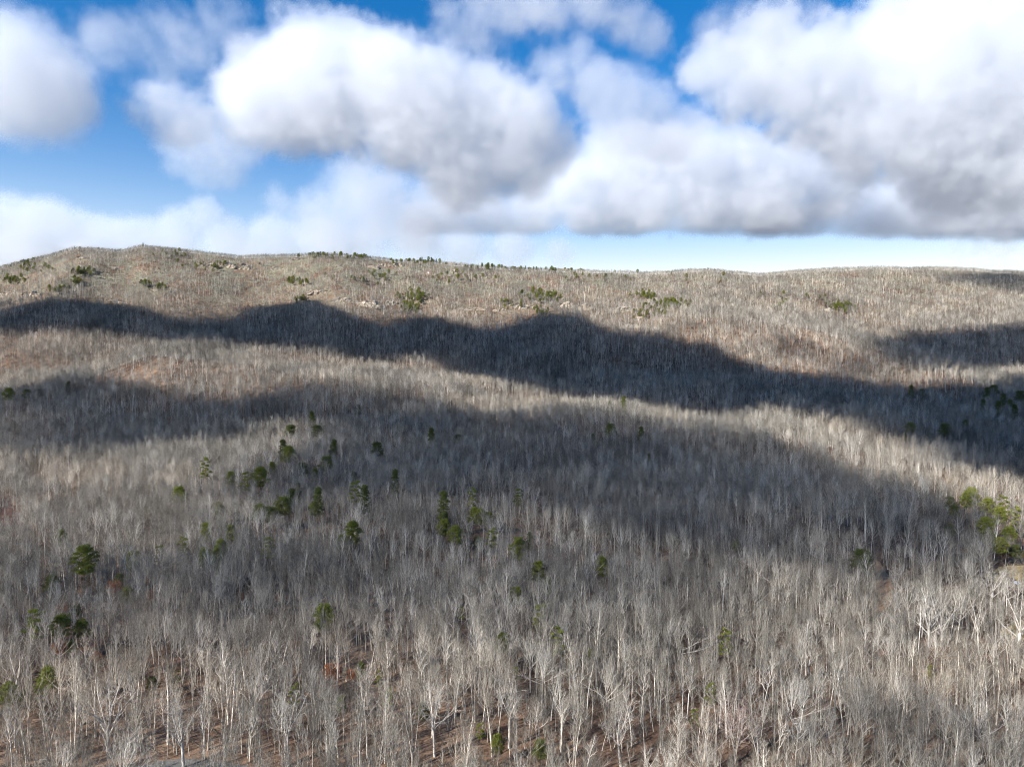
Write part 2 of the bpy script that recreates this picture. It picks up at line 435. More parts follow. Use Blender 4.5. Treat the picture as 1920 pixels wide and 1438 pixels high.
if True:
    cloud('cloud', [(0,140,85),(60,165,85),(115,190,55),(30,95,50),(150,205,32),(-60,165,60)], 2900, 4.5, 1.0, 'rounded white cumulus with a smooth bulging flank', amp=.4, fine=.7, deep=.8)
    cloud('cloud', [(560,110,62),(490,185,75),(600,165,100),(720,170,95),(640,90,45),(690,110,55),(820,200,90),(920,210,85),(990,245,70),(1040,275,48),(880,330,60),(980,320,60),(540,215,60),(850,290,75),(760,250,70),(950,310,55),(440,170,35)],
          3300, 6, 2.0, 'broad white cumulus heaped over the middle of the ridge', amp=.6)
    cloud('cloud', [(180,60,36),(240,70,44),(320,60,44),(400,50,44),(370,95,50),(300,120,44),(440,90,34),(240,120,30),(200,110,30),(440,20,30),(520,10,24)], 2600, 1.7, 3.0, 'thin lilac-white veil of torn vapour', amp=1.1, soft=1.6)
    cloud('cloud', [(270,170,30),(310,205,50),(360,215,38),(260,210,26),(330,240,36)], 3200, 3.2, 4.0, 'small ragged puff of white cloud', amp=.9, soft=1.3)
    cloud('cloud', [(340,285,40),(400,285,50),(455,285,40),(370,320,36),(330,310,30),(420,320,34)], 4000, 2.4, 5.0, 'small soft-edged puff below the ragged one', amp=.9, soft=1.3)
    cloud('cloud', [(600,385,50),(660,370,62),(730,365,66),(800,375,56),(570,400,36),(700,395,70),(860,350,44),(900,370,50),(520,370,30),(640,430,50),(760,430,50)], 5200, 3.0, 6.0, 'soft grey-white bank behind the broad cumulus', amp=.8, soft=1.3)
    cloud('cloud', [(-60,430,60),(20,425,48),(85,418,42),(140,430,36),(190,445,34),(60,470,60),(-40,490,60),(170,480,50),(260,455,40),(330,455,44),(420,450,44),(510,450,44),(600,455,44),(690,455,44),(780,460,46),(870,460,46),(960,465,44),(1050,475,34),(380,405,36),(340,420,36),(300,480,40),(480,480,40),(650,480,40)],
          8500, 4, 7.0, 'long low white bank lying behind the ridge', amp=.6, soft=1.1)
    cloud('cloud', [(1085,345,60),(1150,320,70),(1230,310,75),(1310,310,70),(1400,310,70),(1470,330,70),(1560,340,64),(1030,375,50),(985,390,44),(930,410,44),(850,400,44),(790,420,40),(1200,380,70),(1320,385,70),(1440,385,70),(1100,400,56),(1000,430,44),(900,440,44)],
          5600, 7, 8.0, 'great flat-based cumulus with a shaded grey underside', base=440, amp=.6)
    cloud('cloud', [(1340,130,52),(1420,120,70),(1500,140,80),(1600,140,80),(1700,110,95),(1800,90,110),(1900,60,110),(1960,150,120),(1850,190,110),(1720,210,95),(1600,220,80),(1480,210,70),(1780,290,90),(1900,300,100),(1660,290,60),(1380,190,46)],
          3600, 5, 9.0, 'towering grey-white cloud mass piled on the far end of the ridge', amp=.95)
    cloud('cloud', [(1640,390,56),(1720,375,64),(1810,385,66),(1900,380,70),(1980,380,70),(1680,420,44),(1780,420,50),(1880,420,54),(1600,400,40),(1520,410,40),(1450,420,40)],
          6200, 7, 10.0, 'dark-bottomed cloud bank under the towering mass', base=444, amp=.6)
    cloud('cloud', [(1090,95,36),(1040,130,32),(1120,150,52),(1170,195,58),(1230,205,42),(1200,240,60),(1260,250,50),(1150,250,48),(1300,230,40),(1010,120,22)], 4200, 3.2, 11.0, 'pale torn cloud between two patches of blue', amp=.8, soft=1.2)
    cloud('cloud', [(840,30,38),(900,30,50),(960,20,46),(1030,10,54),(1110,5,60),(1170,40,44),(1225,65,36),(860,70,30),(900,80,26)], 2400, 2.8, 12.0, 'thin streaky cloud trailing overhead', amp=1.0, soft=1.4)
    cloud('cloud', [(1340,50,36),(1400,45,40),(1460,35,44),(1520,30,36),(1380,80,30),(1560,60,24)], 2600, 2.2, 13.0, 'wispy lilac cloud shred above the towering mass', amp=1.1, soft=1.5)

# ------------------------------------------------------------------ clouds up-sun of the slope, behind and above the camera: their shadows lie on the forest
SHADE_Z = 950.0
def sunward(px, py, lift=9.0):
    x, y = ground_hit(px, py, lift)
    z = H1(x, y) + lift
    k = (SHADE_Z - z) / SUN.z
    return x + SUN.x * k, y + SUN.y * k

def shade_cloud(poly_px, tau, edge, seed, label, cell=22.0, thick=70.0, rough=.5, grow=10.0):
    P = np.array([sunward(px, py) for px, py in poly_px])
    lo, hi = P.min(0) - 60, P.max(0) + 60
    xs, ys = np.arange(lo[0], hi[0], cell), np.arange(lo[1], hi[1], cell)
    X, Y = np.meshgrid(xs, ys)
    D = np.full(X.shape, 1e9)
    for (x0, y0), (x1, y1) in zip(P, np.roll(P, -1, 0)):
        dx, dy = x1 - x0, y1 - y0
        t = np.clip(((X - x0) * dx + (Y - y0) * dy) / (dx * dx + dy * dy + 1e-9), 0, 1)
        D = np.minimum(D, np.hypot(X - x0 - t * dx, Y - y0 - t * dy))
    D = np.where(in_poly(X, Y, [tuple(p) for p in P]), D, -D)
    D = D + fbm(X, Y, 110, seed, 5) * edge * 2.2 * rough * 2 + grow
    T = sstep(0, edge, D) * thick * (.75 + .5 * (fbm(X, Y, 160, seed + 3, 3) + .5))
    T[0] = T[-1] = 0; T[:, 0] = T[:, -1] = 0
    n, k = len(xs), len(ys)
    idx = -np.ones(X.shape, int)
    on = T > .5
    pad = on.copy(); pad[1:] |= on[:-1]; pad[:-1] |= on[1:]; pad[:, 1:] |= pad[:, :-1] | False; pad[:, :-1] |= pad[:, 1:]
    T = np.where(on, T, 0)
    ii = np.nonzero(pad)
    idx[ii] = np.arange(len(ii[0]))
    m = len(ii[0])
    Z0 = SHADE_Z + fbm(X, Y, 300, seed + 9, 2) * 20
    top = np.stack([X[ii], Y[ii], (Z0 + T * .65)[ii]], -1); bot = np.stack([X[ii], Y[ii], (Z0 - T * .35)[ii]], -1)
    a, b, c, d = idx[:-1, :-1], idx[:-1, 1:], idx[1:, 1:], idx[1:, :-1]
    ok = (a >= 0) & (b >= 0) & (c >= 0) & (d >= 0) & (on[:-1, :-1] | on[:-1, 1:] | on[1:, 1:] | on[1:, :-1])
    f = np.stack([a[ok], b[ok], c[ok], d[ok]], -1)
    Fc = f.tolist() + (f[:, ::-1] + m).tolist()
    V = np.concatenate([top, bot])
    # weld the rim, where top and bottom meet
    rim = (T[ii] <= 0)
    remap = np.arange(2 * m); remap[m:][rim] = np.nonzero(rim)[0]
    Fc = [[int(remap[v]) for v in q] for q in Fc]
    me = bpy.data.meshes.new('cloud'); me.from_pydata(V.tolist(), [], Fc)
    me.materials.append(mat_cloud('high_vapour', tau / (thick / SUN.z), .6)); me.update(); me.validate()
    return tag(link(bpy.data.objects.new('cloud', me)), label, kind='stuff')

if True:
    shade_cloud([(-100,600),(0,590),(60,572),(180,572),(260,590),(330,605),(400,600),(470,580),(560,573),(620,600),(690,618),(760,600),(820,612),(900,628),(960,612),(1010,600),(1090,603),(1160,632),(1250,650),(1330,662),(1400,698),(1500,715),(1600,725),(1700,738),(1800,728),(1930,720),(2050,715),
                 (2050,905),(1920,872),(1750,830),(1640,800),(1540,780),(1450,762),(1350,762),(1240,750),(1100,735),(900,700),(850,662),(760,655),(700,668),(640,664),(560,648),(470,640),(380,642),(280,625),(200,612),(100,605),(0,612),(-100,615)],
                5.0, 50, 3, 'long dense cloud whose shadow bands the mountain foot', rough=.62, grow=34)
    shade_cloud([(1640,640),(1700,622),(1800,615),(1930,610),(2050,610),(2050,690),(1930,690),(1800,695),(1690,690),(1640,670)], 3.2, 55, 5, 'cloud shading the end of the mountainside', rough=.3)
    shade_cloud([(1420,632),(1500,632),(1560,652),(1650,690),(1600,702),(1520,680),(1440,660)], 2.0, 60, 6, 'small cloud shading a hollow beside the spur', rough=.3)
    shade_cloud([(1720,508),(1830,504),(1950,515),(1950,548),(1850,530),(1760,524)], 2.0, 70, 7, 'small cloud shading the far ridge top', rough=.3)
    shade_cloud([(-60,745),(60,728),(130,716),(250,722),(400,738),(520,748),(640,752),(760,765),(860,780),(880,805),(800,815),(640,795),(560,780),(450,790),(360,825),(280,850),(150,850),(0,860),(-60,860)], 2.2, 60, 8, 'cloud shading the hollow below the lit knoll', rough=.7, grow=22)
    shade_cloud([(600,790),(850,785),(1000,780),(1150,785),(1300,812),(1430,838),(1540,880),(1620,930),(1700,975),(1790,1000),(1760,1060),(1600,1070),(1350,1000),(1100,950),(900,920),(640,950),(450,930),(550,850)], 2.3, 40, 9, 'unseen thin cloud veil added to dim the middle of the slope', rough=.6, grow=16)  # this veil and those below: out of view, added to darken the slope
    shade_cloud([(520,965),(900,935),(1150,965),(1400,1015),(1560,1085),(1460,1150),(1250,1240),(1000,1230),(760,1200),(600,1260),(300,1210),(230,1100),(420,1045)], 1.0, 40, 10, 'unseen thin cloud veil added to dim the lower slope', rough=.9)
    shade_cloud([(1150,1330),(1400,1265),(1600,1290),(1800,1300),(1990,1320),(1990,1500),(1000,1500),(1000,1420)], 1.8, 35, 11, 'unseen thin cloud veil added to dim the foot of the slope', rough=.9)
    shade_cloud([(-60,1020),(60,1010),(200,1050),(240,1150),(120,1230),(-60,1220)], .8, 30, 12, 'unseen thin cloud veil added to dim the side of the lower slope', rough=.9)

# ------------------------------------------------------------------ bare tree meshes
class MB:
    def __init__(s): s.v, s.f, s.m, s.n = [], [], [], 0
    def tube(s, pts, rad, sides, mat=0):
        pts = np.asarray(pts, float); k = len(pts)
        tan = np.gradient(pts, axis=0); tan /= np.linalg.norm(tan, axis=1)[:, None] + 1e-9
        ref = np.array([1.0, 0, 0]) if abs(tan[0][0]) < 0.8 else np.array([0, 1.0, 0])
        u = np.cross(tan, ref); u /= np.linalg.norm(u, axis=1)[:, None] + 1e-9
        w = np.cross(tan, u)
        a = np.arange(sides) * 2 * math.pi / sides
        ring = pts[:, None, :] + np.asarray(rad)[:, None, None] * (np.cos(a)[None, :, None] * u[:, None, :] + np.sin(a)[None, :, None] * w[:, None, :])
        b = s.n; s.v.append(ring.reshape(-1, 3)); s.n += k * sides
        for i in range(k - 1):
            for j in range(sides):
                p, q = b + i * sides + j, b + i * sides + (j + 1) % sides
                s.f.append((p, q, q + sides, p + sides)); s.m.append(mat)
    def ribs(s, base, tip, width, mat=0):
        """thin tapering twig blades"""
        base, tip = np.asarray(base), np.asarray(tip); n = len(base)
        d = tip - base; r = rng.normal(size=(n, 3)); u = np.cross(d, r); u /= np.linalg.norm(u, axis=1)[:, None] + 1e-9
        w = np.asarray(width).reshape(-1, 1) * 0.5
        V = np.stack([base - u * w, base + u * w, tip], 1).reshape(-1, 3)
        b = s.n; s.v.append(V); s.n += 3 * n
        for i in range(n): s.f.append((b + 3 * i, b + 3 * i + 1, b + 3 * i + 2)); s.m.append(mat)
    def tris(s, cen, size, mat=0, flat=None):
        """leaf-sized triangles"""
        n = len(cen); a = rng.normal(size=(n, 3)); a /= np.linalg.norm(a, axis=1)[:, None]
        r = rng.normal(size=(n, 3)); c = np.cross(a, r); c /= np.linalg.norm(c, axis=1)[:, None]
        sz = np.asarray(size).reshape(-1, 1)
        V = np.stack([cen + a * sz, cen - a * sz * 0.6 + c * sz * 0.6, cen - a * sz * 0.6 - c * sz * 0.6], 1).reshape(-1, 3)
        b = s.n; s.v.append(V); s.n += 3 * n
        for i in range(n): s.f.append((b + 3 * i, b + 3 * i + 1, b + 3 * i + 2)); s.m.append(mat)
    def mesh(s, name, mats, smooth=True):
        me = bpy.data.meshes.new(name)
        me.from_pydata(np.concatenate(s.v).tolist(), [], s.f)
        for m in mats: me.materials.append(m)
        me.polygons.foreach_set('material_index', np.array(s.m, np.int32))
        me.polygons.foreach_set('use_smooth', np.full(len(s.f), smooth))
        me.update()
        return me

def curve(p0, d0, length, k, wob, up):
    """a wandering branch: start, direction, length, points, wobble, upward pull"""
    p, d = np.array(p0, float), np.array(d0, float); d /= np.linalg.norm(d)
    out = [p.copy()]
    for i in range(k - 1):
        d = d + rng.normal(size=3) * wob + np.array([0, 0, up]); d /= np.linalg.norm(d)
        p = p + d * length / (k - 1); out.append(p.copy())
    return np.array(out)

def bare_tree(h, r0, clear, nprim, plen, ang, nsec, ntw, twl, tww, lean=0.02, fork=False, sides=5, up=0.10, primr=0.6, dome=False):
    T, C = MB(), MB()
    trunk = curve((0, 0, -0.8), (rng.normal() * lean, rng.normal() * lean, 1), h * (0.66 if dome else 0.93) + 0.8, 9, 0.035, 0.04)
    tt = np.linspace(0, 1, 9)
    rad = r0 * (1 - 0.86 * tt ** 1.1); rad[0] *= 1.35
    T.tube(trunk, rad, sides)
    def pos(t):
        i = min(int(t * 8), 7); f = t * 8 - i
        return trunk[i] * (1 - f) + trunk[i + 1] * f
    tb, tp, tw = [], [], []
    def twigs(path, n, L):
        for _ in range(n):
            t = rng.random() ** 0.7; i = min(int(t * (len(path) - 1)), len(path) - 2); f = t * (len(path) - 1) - i
            p = path[i] * (1 - f) + path[i + 1] * f
            d = path[i + 1] - path[i]; d = d / (np.linalg.norm(d) + 1e-9)
            d = d * 0.8 + rng.normal(size=3) * 0.55 + np.array([0, 0, 0.28]); d /= np.linalg.norm(d)
            tb.append(p); tp.append(p + d * L * (0.5 + rng.random())); tw.append(tww * (0.6 + 0.8 * rng.random()))
    az = rng.random() * 6.28
    for i in range(nprim):
        t = clear + (0.97 - clear) * ((i + rng.random()) / nprim)
        az += 2.4 + rng.normal() * 0.4
        a = ang * (1.15 - 0.5 * (t - clear) / (1 - clear)) * (0.8 + 0.4 * rng.random())
        L = plen * (1.0 - 0.62 * ((t - clear) / (1 - clear)) ** 1.3) * (0.7 + 0.5 * rng.random())
        if dome:                    # limbs radiate to a rounded outline
            t = clear + (1 - clear) * ((i + rng.random()) / nprim) ** .6
            a = ang * 1.25 * (1.08 - 1.0 * ((i + .5) / nprim)) + rng.normal() * .08
            L = h * .40 * (.82 + .3 * rng.random()) * (.92 + .35 * abs(math.sin(a)))
        rt = max(r0 * (1 - 0.86 * t ** 1.1), r0 * .3)
        p0 = pos(t)
        pr = curve(p0, (math.sin(a) * math.cos(az), math.sin(a) * math.sin(az), math.cos(a)), L, 5, 0.14, up)
        rp = rt * primr
        C.tube(pr, rp * np.linspace(1, 0.25, 5), 4, 0)
        twigs(pr, ntw // 2, twl)
        for j in range(nsec):
            s = 0.25 + 0.75 * (j + rng.random()) / nsec
            k = min(int(s * 4), 3); f = s * 4 - k
            q = pr[k] * (1 - f) + pr[k + 1] * f
            d = pr[k + 1] - pr[k]; d /= np.linalg.norm(d)
            d = d + rng.normal(size=3) * 0.55 + np.array([0, 0, 0.25])
            se = curve(q, d, L * (0.30 + 0.25 * rng.random()), 3, 0.2, up)
            C.tube(se, rp * 0.45 * np.array([1, 0.6, 0.25]), 3, 0)
            twigs(se, ntw, twl)
    C.ribs(tb, tp, tw, 1)
    return T, C

def make_variant(name, mats, **kw):
    T, C = bare_tree(**kw)
    return T.mesh(name + '_trunk', [mats[0]]), C.mesh(name + '_crown', [mats[0], mats[1]])

G = [M['bark'], M['twig']]
VAR = []      # (trunk mesh, crown mesh, height)
spec = [
    dict(h=22, r0=0.27, clear=0.46, nprim=13, plen=5.8, ang=0.62, nsec=7, ntw=8, twl=1.2, tww=0.029),
    dict(h=24, r0=0.29, clear=0.51, nprim=12, plen=5.4, ang=0.56, nsec=7, ntw=8, twl=1.2, tww=0.029),
    dict(h=20, r0=0.25, clear=.62, nprim=14, plen=5.4, ang=0.60, nsec=7, ntw=8, twl=1.1, tww=0.028, dome=True),
    dict(h=18, r0=0.21, clear=.58, nprim=13, plen=4.7, ang=0.66, nsec=7, ntw=8, twl=1.0, tww=0.026, dome=True),
    dict(h=21, r0=0.27, clear=.55, nprim=14, plen=7.2, ang=0.78, nsec=8, ntw=8, twl=1.2, tww=0.029, dome=True),
    dict(h=23, r0=0.25, clear=0.53, nprim=11, plen=4.3, ang=0.50, nsec=7, ntw=8, twl=1.0, tww=0.028, lean=.05),
    dict(h=15, r0=0.16, clear=0.32, nprim=12, plen=4.0, ang=0.60, nsec=6, ntw=8, twl=.9, tww=0.026, lean=.06),
    dict(h=19, r0=0.31, clear=.42, nprim=15, plen=9.0, ang=0.85, nsec=8, ntw=9, twl=1.3, tww=0.029, up=.16, dome=True),
]
LAB = ['tall bare tree with wide ascending crown', 'tallest bare tree with long clear trunk', 'bare tree with full twiggy crown', 'middling bare tree with oval crown',
       'bare tree with broad open crown', 'pole-like bare tree with small high crown', 'short slender leaning bare tree', 'low-branched bare tree with rounded crown']
for i, s in enumerate(spec):
    VAR.append(make_variant('bare_tree', G, **s) + (s['h'],))
SAP = [make_variant('sapling', G, h=7.5, r0=.07, clear=.2, nprim=11, plen=2.0, ang=.6, nsec=4, ntw=9, twl=.7, tww=.030, lean=.08) + (7.5,),
       make_variant('sapling', G, h=5.0, r0=.05, clear=.1, nprim=11, plen=2.0, ang=.8, nsec=4, ntw=10, twl=.7, tww=.030, lean=.1) + (5.0,),
       make_variant('sapling', G, h=10.5, r0=.09, clear=.3, nprim=12, plen=2.4, ang=.55, nsec=4, ntw=10, twl=.7, tww=.030, lean=.06) + (10.5,)]

# ------------------------------------------------------------------ scattering
def scatter(cell, y0, y1, seed):
    r = np.random.default_rng(seed)
    w = 0.75 * y1 + 140
    gx, gy = np.meshgrid(np.arange(-w, w, cell), np.arange(y0, y1, cell))
    x = gx.ravel() + r.uniform(-.5, .5, gx.size) * cell * 1.3
    y = gy.ravel() + r.uniform(-.5, .5, gx.size) * cell * 1.3
    k = np.abs(x) < 0.75 * y + 110
    return x[k], y[k], r

# ------------------------------------------------------------------ instanced masses (stuff)
def mass(name, sources, P, idx, rot, scl, label):
    """points with attributes, each carrying one of the source trees"""
    me = bpy.data.meshes.new(name); me.vertices.add(len(P)); me.vertices.foreach_set('co', np.asarray(P, np.float32).ravel())
    a = me.attributes.new('variant', 'INT', 'POINT'); a.data.foreach_set('value', np.asarray(idx, np.int32))
    a = me.attributes.new('turn', 'FLOAT_VECTOR', 'POINT'); a.data.foreach_set('vector', np.asarray(rot, np.float32).ravel())
    a = me.attributes.new('size', 'FLOAT_VECTOR', 'POINT'); a.data.foreach_set('vector', np.asarray(scl, np.float32).ravel())
    o = link(bpy.data.objects.new(name, me))
    g = bpy.data.node_groups.new(name, 'GeometryNodeTree')
    g.interface.new_socket('Geometry', in_out='INPUT', socket_type='NodeSocketGeometry')
    g.interface.new_socket('Geometry', in_out='OUTPUT', socket_type='NodeSocketGeometry')
    N, K = g.nodes.new, g.links.new
    gi, go = N('NodeGroupInput'), N('NodeGroupOutput')
    jall = N('GeometryNodeJoinGeometry')
    for parts in reversed(sources):
        j = N('GeometryNodeJoinGeometry')
        for p in parts:
            oi = N('GeometryNodeObjectInfo'); oi.inputs['Object'].default_value = p; oi.transform_space = 'ORIGINAL'
            K(oi.outputs['Geometry'], j.inputs[0])
        gti = N('GeometryNodeGeometryToInstance'); K(j.outputs[0], gti.inputs[0]); K(gti.outputs[0], jall.inputs[0])
    iop = N('GeometryNodeInstanceOnPoints'); iop.inputs['Pick Instance'].default_value = True
    K(gi.outputs[0], iop.inputs['Points']); K(jall.outputs[0], iop.inputs['Instance'])
    def attr(n, ty):
        q = N('GeometryNodeInputNamedAttribute'); q.data_type = ty; q.inputs['Name'].default_value = n
        return q.outputs['Attribute']
    K(attr('variant', 'INT'), iop.inputs['Instance Index'])
    e2r = N('FunctionNodeEulerToRotation'); K(attr('turn', 'FLOAT_VECTOR'), e2r.inputs[0]); K(e2r.outputs[0], iop.inputs['Rotation'])
    K(attr('size', 'FLOAT_VECTOR'), iop.inputs['Scale'])
    K(iop.outputs[0], go.inputs[0])
    md = o.modifiers.new('scatter', 'NODES'); md.node_group = g
    return tag(o, label, kind='stuff')

def rots(n, r, tilt=.05):
    return np.stack([r.normal(size=n) * tilt, r.normal(size=n) * tilt, r.random(n) * 6.28], -1)

# ------------------------------------------------------------------ understorey
def understorey():
    e = []
    for k, (px, py) in enumerate(((118, 1392), (1010, 1330), (620, 1400))):
        x, y = ground_hit(px, py)
        r = bpy.data.objects.new('sapling', None); r.location = (x, y, H1(x, y))
        tag(link(r), ('waist-high many-stemmed sapling near the gravel road', 'low twiggy sapling on the open leaf-littered slope', 'slim young tree with upswept twigs under taller trees')[k], 'sapling', 'saplings under the bare trees')
        e.append((link(bpy.data.objects.new('stem', SAP[k][0]), r), link(bpy.data.objects.new('crown', SAP[k][1]), r)))
    x, y, r = scatter(4.4, 135, 900, 9)
    k = r.random(len(x)) < (0.85 - 0.5 * sstep(350, 800, y)) * np.clip(.3 + 1.6 * (fbm(x, y, 30, 44, 3) + .5) - .3, .1, 1)
    for poly in (FIELD, LAWN, TRACK, ROAD): k &= ~in_poly(x, y, poly)
    x, y = x[k], y[k]; n = len(x); sc_ = r.uniform(.6, 1.3, n)
    mass('undergrowth', e, np.stack([x, y, H(x, y)], -1), r.choice(3, n, p=[.35, .4, .25]), rots(n, r, .08), np.stack([sc_] * 3, -1),
         'grey twiggy saplings and brush between the trunks')
understorey()

# ------------------------------------------------------------------ pines
def pine_meshes(h, w, clear, ncl, cl, shape, mat, per=110, size=.30):
    """trunk, crown (limbs and needle clumps); shape: radius profile over the crown 0..1"""
    T, C = MB(), MB()
    tr_ = curve((0, 0, -.6), (rng.normal() * .03, rng.normal() * .03, 1), h * .97 + .6, 8, .03, .03)
    T.tube(tr_, .20 * (h / 18) * np.linspace(1, .12, 8), 6)
    cen, az = [], 0
    for i in range(ncl):
        t = (i + .5 * rng.random()) / ncl
        az += 2.4 + rng.normal() * .3
        z = h * (clear + (1 - clear) * t)
        R = w * .5 * shape(t) * (.25 + .8 * rng.random() ** .7)
        p0 = np.array([0, 0, z - R * .25]) + np.array([tr_[-1][0], tr_[-1][1], 0]) * z / h
        p1 = p0 + np.array([math.cos(az) * R, math.sin(az) * R, R * .30])
        C.tube(np.array([p0, (p0 + p1) / 2 + [0, 0, .15], p1]), [.06, .045, .02], 3, 1)
        s = cl * (.7 + .6 * rng.random())
        n = int(per * (s / cl) ** 2)
        q = rng.normal(size=(n, 3)); q /= np.linalg.norm(q, axis=1)[:, None]
        q *= (rng.random((n, 1)) ** .4) * np.array([s, s, s * .75])
        q[:, 2] = np.abs(q[:, 2]) * .9 - s * .12
        C.tris(p1 * .86 + p0 * .14 + q, size * (.6 + .8 * rng.random(n)), 0)
    return T.mesh('pine_trunk', [M['pine_bark']]), C.mesh('pine_crown', [mat, M['pine_bark']], False), h

rnd = lambda t: (max(0.0, 1 - (2 * t - .75) ** 2 * .62)) ** .5
cone = lambda t: .98 - .80 * t ** 1.6
PINE = [pine_meshes(17, 8.5, .48, 52, 1.25, rnd, M['needle'], per=90, size=.24), pine_meshes(15, 7.0, .40, 46, 1.15, rnd, M['needle'], per=90, size=.24),
        pine_meshes(17, 6.5, .32, 50, 1.05, cone, M['dark_needle'], per=80, size=.24), pine_meshes(14, 9.0, .42, 48, 1.35, rnd, M['dark_needle'], per=90, size=.26),
        pine_meshes(16, 6.0, .45, 16, .95, rnd, M['needle'], per=80)]
PLAB = ['round-crowned yellow-green pine', 'compact bright green pine', 'dark pointed conifer', 'broad dark green pine', 'thin pale green pine with sparse crown']

def column_spot(px, py_c, hc):
    """ground spot whose tree, hc metres up, shows at the pixel"""
    return ground_hit(px, py_c, hc)

# photo pixel of the crown's middle, its width in pixels, kind
PINES = {
 'alone among bare grey trees': [(160,1055,42,0),(243,1047,28,1),(293,1040,20,4),(345,1028,22,4),(497,1030,26,4),(117,1008,22,1),(92,1095,28,0),(165,1080,14,4),(225,1090,24,3),(240,1113,28,0),
   (145,1145,20,3),(597,1155,42,0),(133,1210,22,3),(332,1272,18,4),(290,1280,24,3),(676,1258,20,1),(708,1275,20,4),(638,1320,16,1),(555,1315,26,4),(728,1310,24,4),(1008,1073,26,1),(1026,1100,30,3),(963,1123,28,1),
   (867,1152,16,4),(1006,1160,30,4),(938,1207,28,1),(1055,1210,32,4),(1108,1230,16,3),(970,1258,18,4),(792,1332,28,3),(900,1370,22,4),(933,1398,20,1),(1130,1060,26,1),(1265,1015,14,1),(1380,1022,16,1),
   (1362,1210,28,4),(1335,1310,24,4),(1298,1352,22,4),(1615,1045,40,3),(1740,1260,12,4),(1015,1405,18,3)],
 'in the trio above a rust-leaved shrub': [(385,1050,30,0),(405,1040,32,1),(417,1030,26,0)],
 'beside the pinkish brush on the lower slope': [(112,1180,34,0),(155,1180,30,0),(55,1172,36,4),(128,1165,22,3)],
 'at the foot of the slope': [(90,1268,40,0),(20,1300,42,0),(50,1302,26,3),(85,1298,25,4)],
 'in the tight mid-slope clump': [(832,950,24,2),(830,985,28,0),(852,1000,28,0),(885,965,26,0),(900,970,24,0),(915,975,20,0),(922,1005,24,4),(895,1015,20,3),(860,1010,20,3)],
 'on the mid slope near the tight clump': [(655,1005,34,0),(642,1022,26,0),(967,1028,28,1),(990,1012,16,2),(888,930,22,4),(970,933,20,4),(707,845,24,3),(742,905,20,2),(662,893,14,1),(660,925,26,4),(685,935,22,2),(810,820,18,2),(858,825,16,3)],
 'in the scattered mid-slope stand': [(545,808,24,3),(595,805,30,3),(590,782,16,2),(540,850,36,0),(530,838,22,2),(615,865,34,3),(620,838,18,2),(568,880,22,3),(590,885,14,1),(490,892,36,0),(512,880,16,1),
   (435,898,18,1),(455,905,22,4),(488,870,12,1),(388,880,24,4),(335,925,28,0),(410,950,18,1),(412,972,14,3),(437,953,16,3),(488,955,32,3),(505,960,30,3),(530,945,34,3),(552,930,26,3),(562,915,16,2),(593,935,24,2),(592,952,22,0),
   (388,1000,22,1),(434,1000,22,1),(278,960,14,4),(417,860,12,3)],
 'above the shaded hollow': [(15,741,24,0),(50,738,16,3),(75,735,14,3),(125,722,10,2),(672,765,10,2),(625,768,8,3)],
 'on the far side of the sunlit spur': [(1145,760,10,2),(1168,757,11,2),(1147,808,22,3),(1113,818,10,2),(1202,812,15,2),(1216,860,10,2),(1250,885,14,3),(1705,800,18,0),(1697,822,12,0),(1772,805,22,3),(1745,820,14,3),(1748,838,10,1),(1810,797,14,3)],
 'in the shaded valley stand': [(1850,738,20,2),(1865,728,22,3),(1880,748,22,2),(1895,757,20,2),(1912,742,22,3),(1905,768,20,2),(1870,762,20,2),(1845,760,16,2),(1710,732,14,2),(1730,738,14,3)],
 'in the stand above the yellow clearing': [(1780,945,21,3),(1810,940,26,0),(1832,935,26,0),(1852,948,25,0),(1880,950,22,4),(1872,970,26,0),(1790,962,22,3),(1850,990,28,0),(1890,1000,26,0),(1840,1003,22,3),(1782,990,21,3),(1862,1015,26,3),(1880,1025,26,0),(1905,1030,26,3),(1905,975,22,4)],
}
psrc = [None] * 5
pine_xy = []
cnt = {}
for where, lst in PINES.items():
    for (px, py, wp, k) in lst:
        tm, cm, h = PINE[k]
        x, y = column_spot(px, py, h * .72)
        W = (8.5, 7.0, 6.0, 9.0, 6.0)[k]
        s = min(1.5, max(.5, wp / F * y * 1.08 / W))
        x, y = column_spot(px, py, h * s * .74)
        e = bpy.data.objects.new('pine_tree', None)
        e.location = (x, y, H1(x, y)); e.rotation_euler = (rng.normal() * .05, rng.normal() * .05, rng.random() * 6.28); e.scale = (s, s, s * rng.uniform(.9, 1.12))
        tag(link(e), PLAB[k] + ' ' + where, 'pine tree', 'evergreen pines among the bare trees')
        a, b = link(bpy.data.objects.new('trunk', tm), e), link(bpy.data.objects.new('crown', cm), e)
        if psrc[k] is None: psrc[k] = (a, b)
        pine_xy.append((x, y))

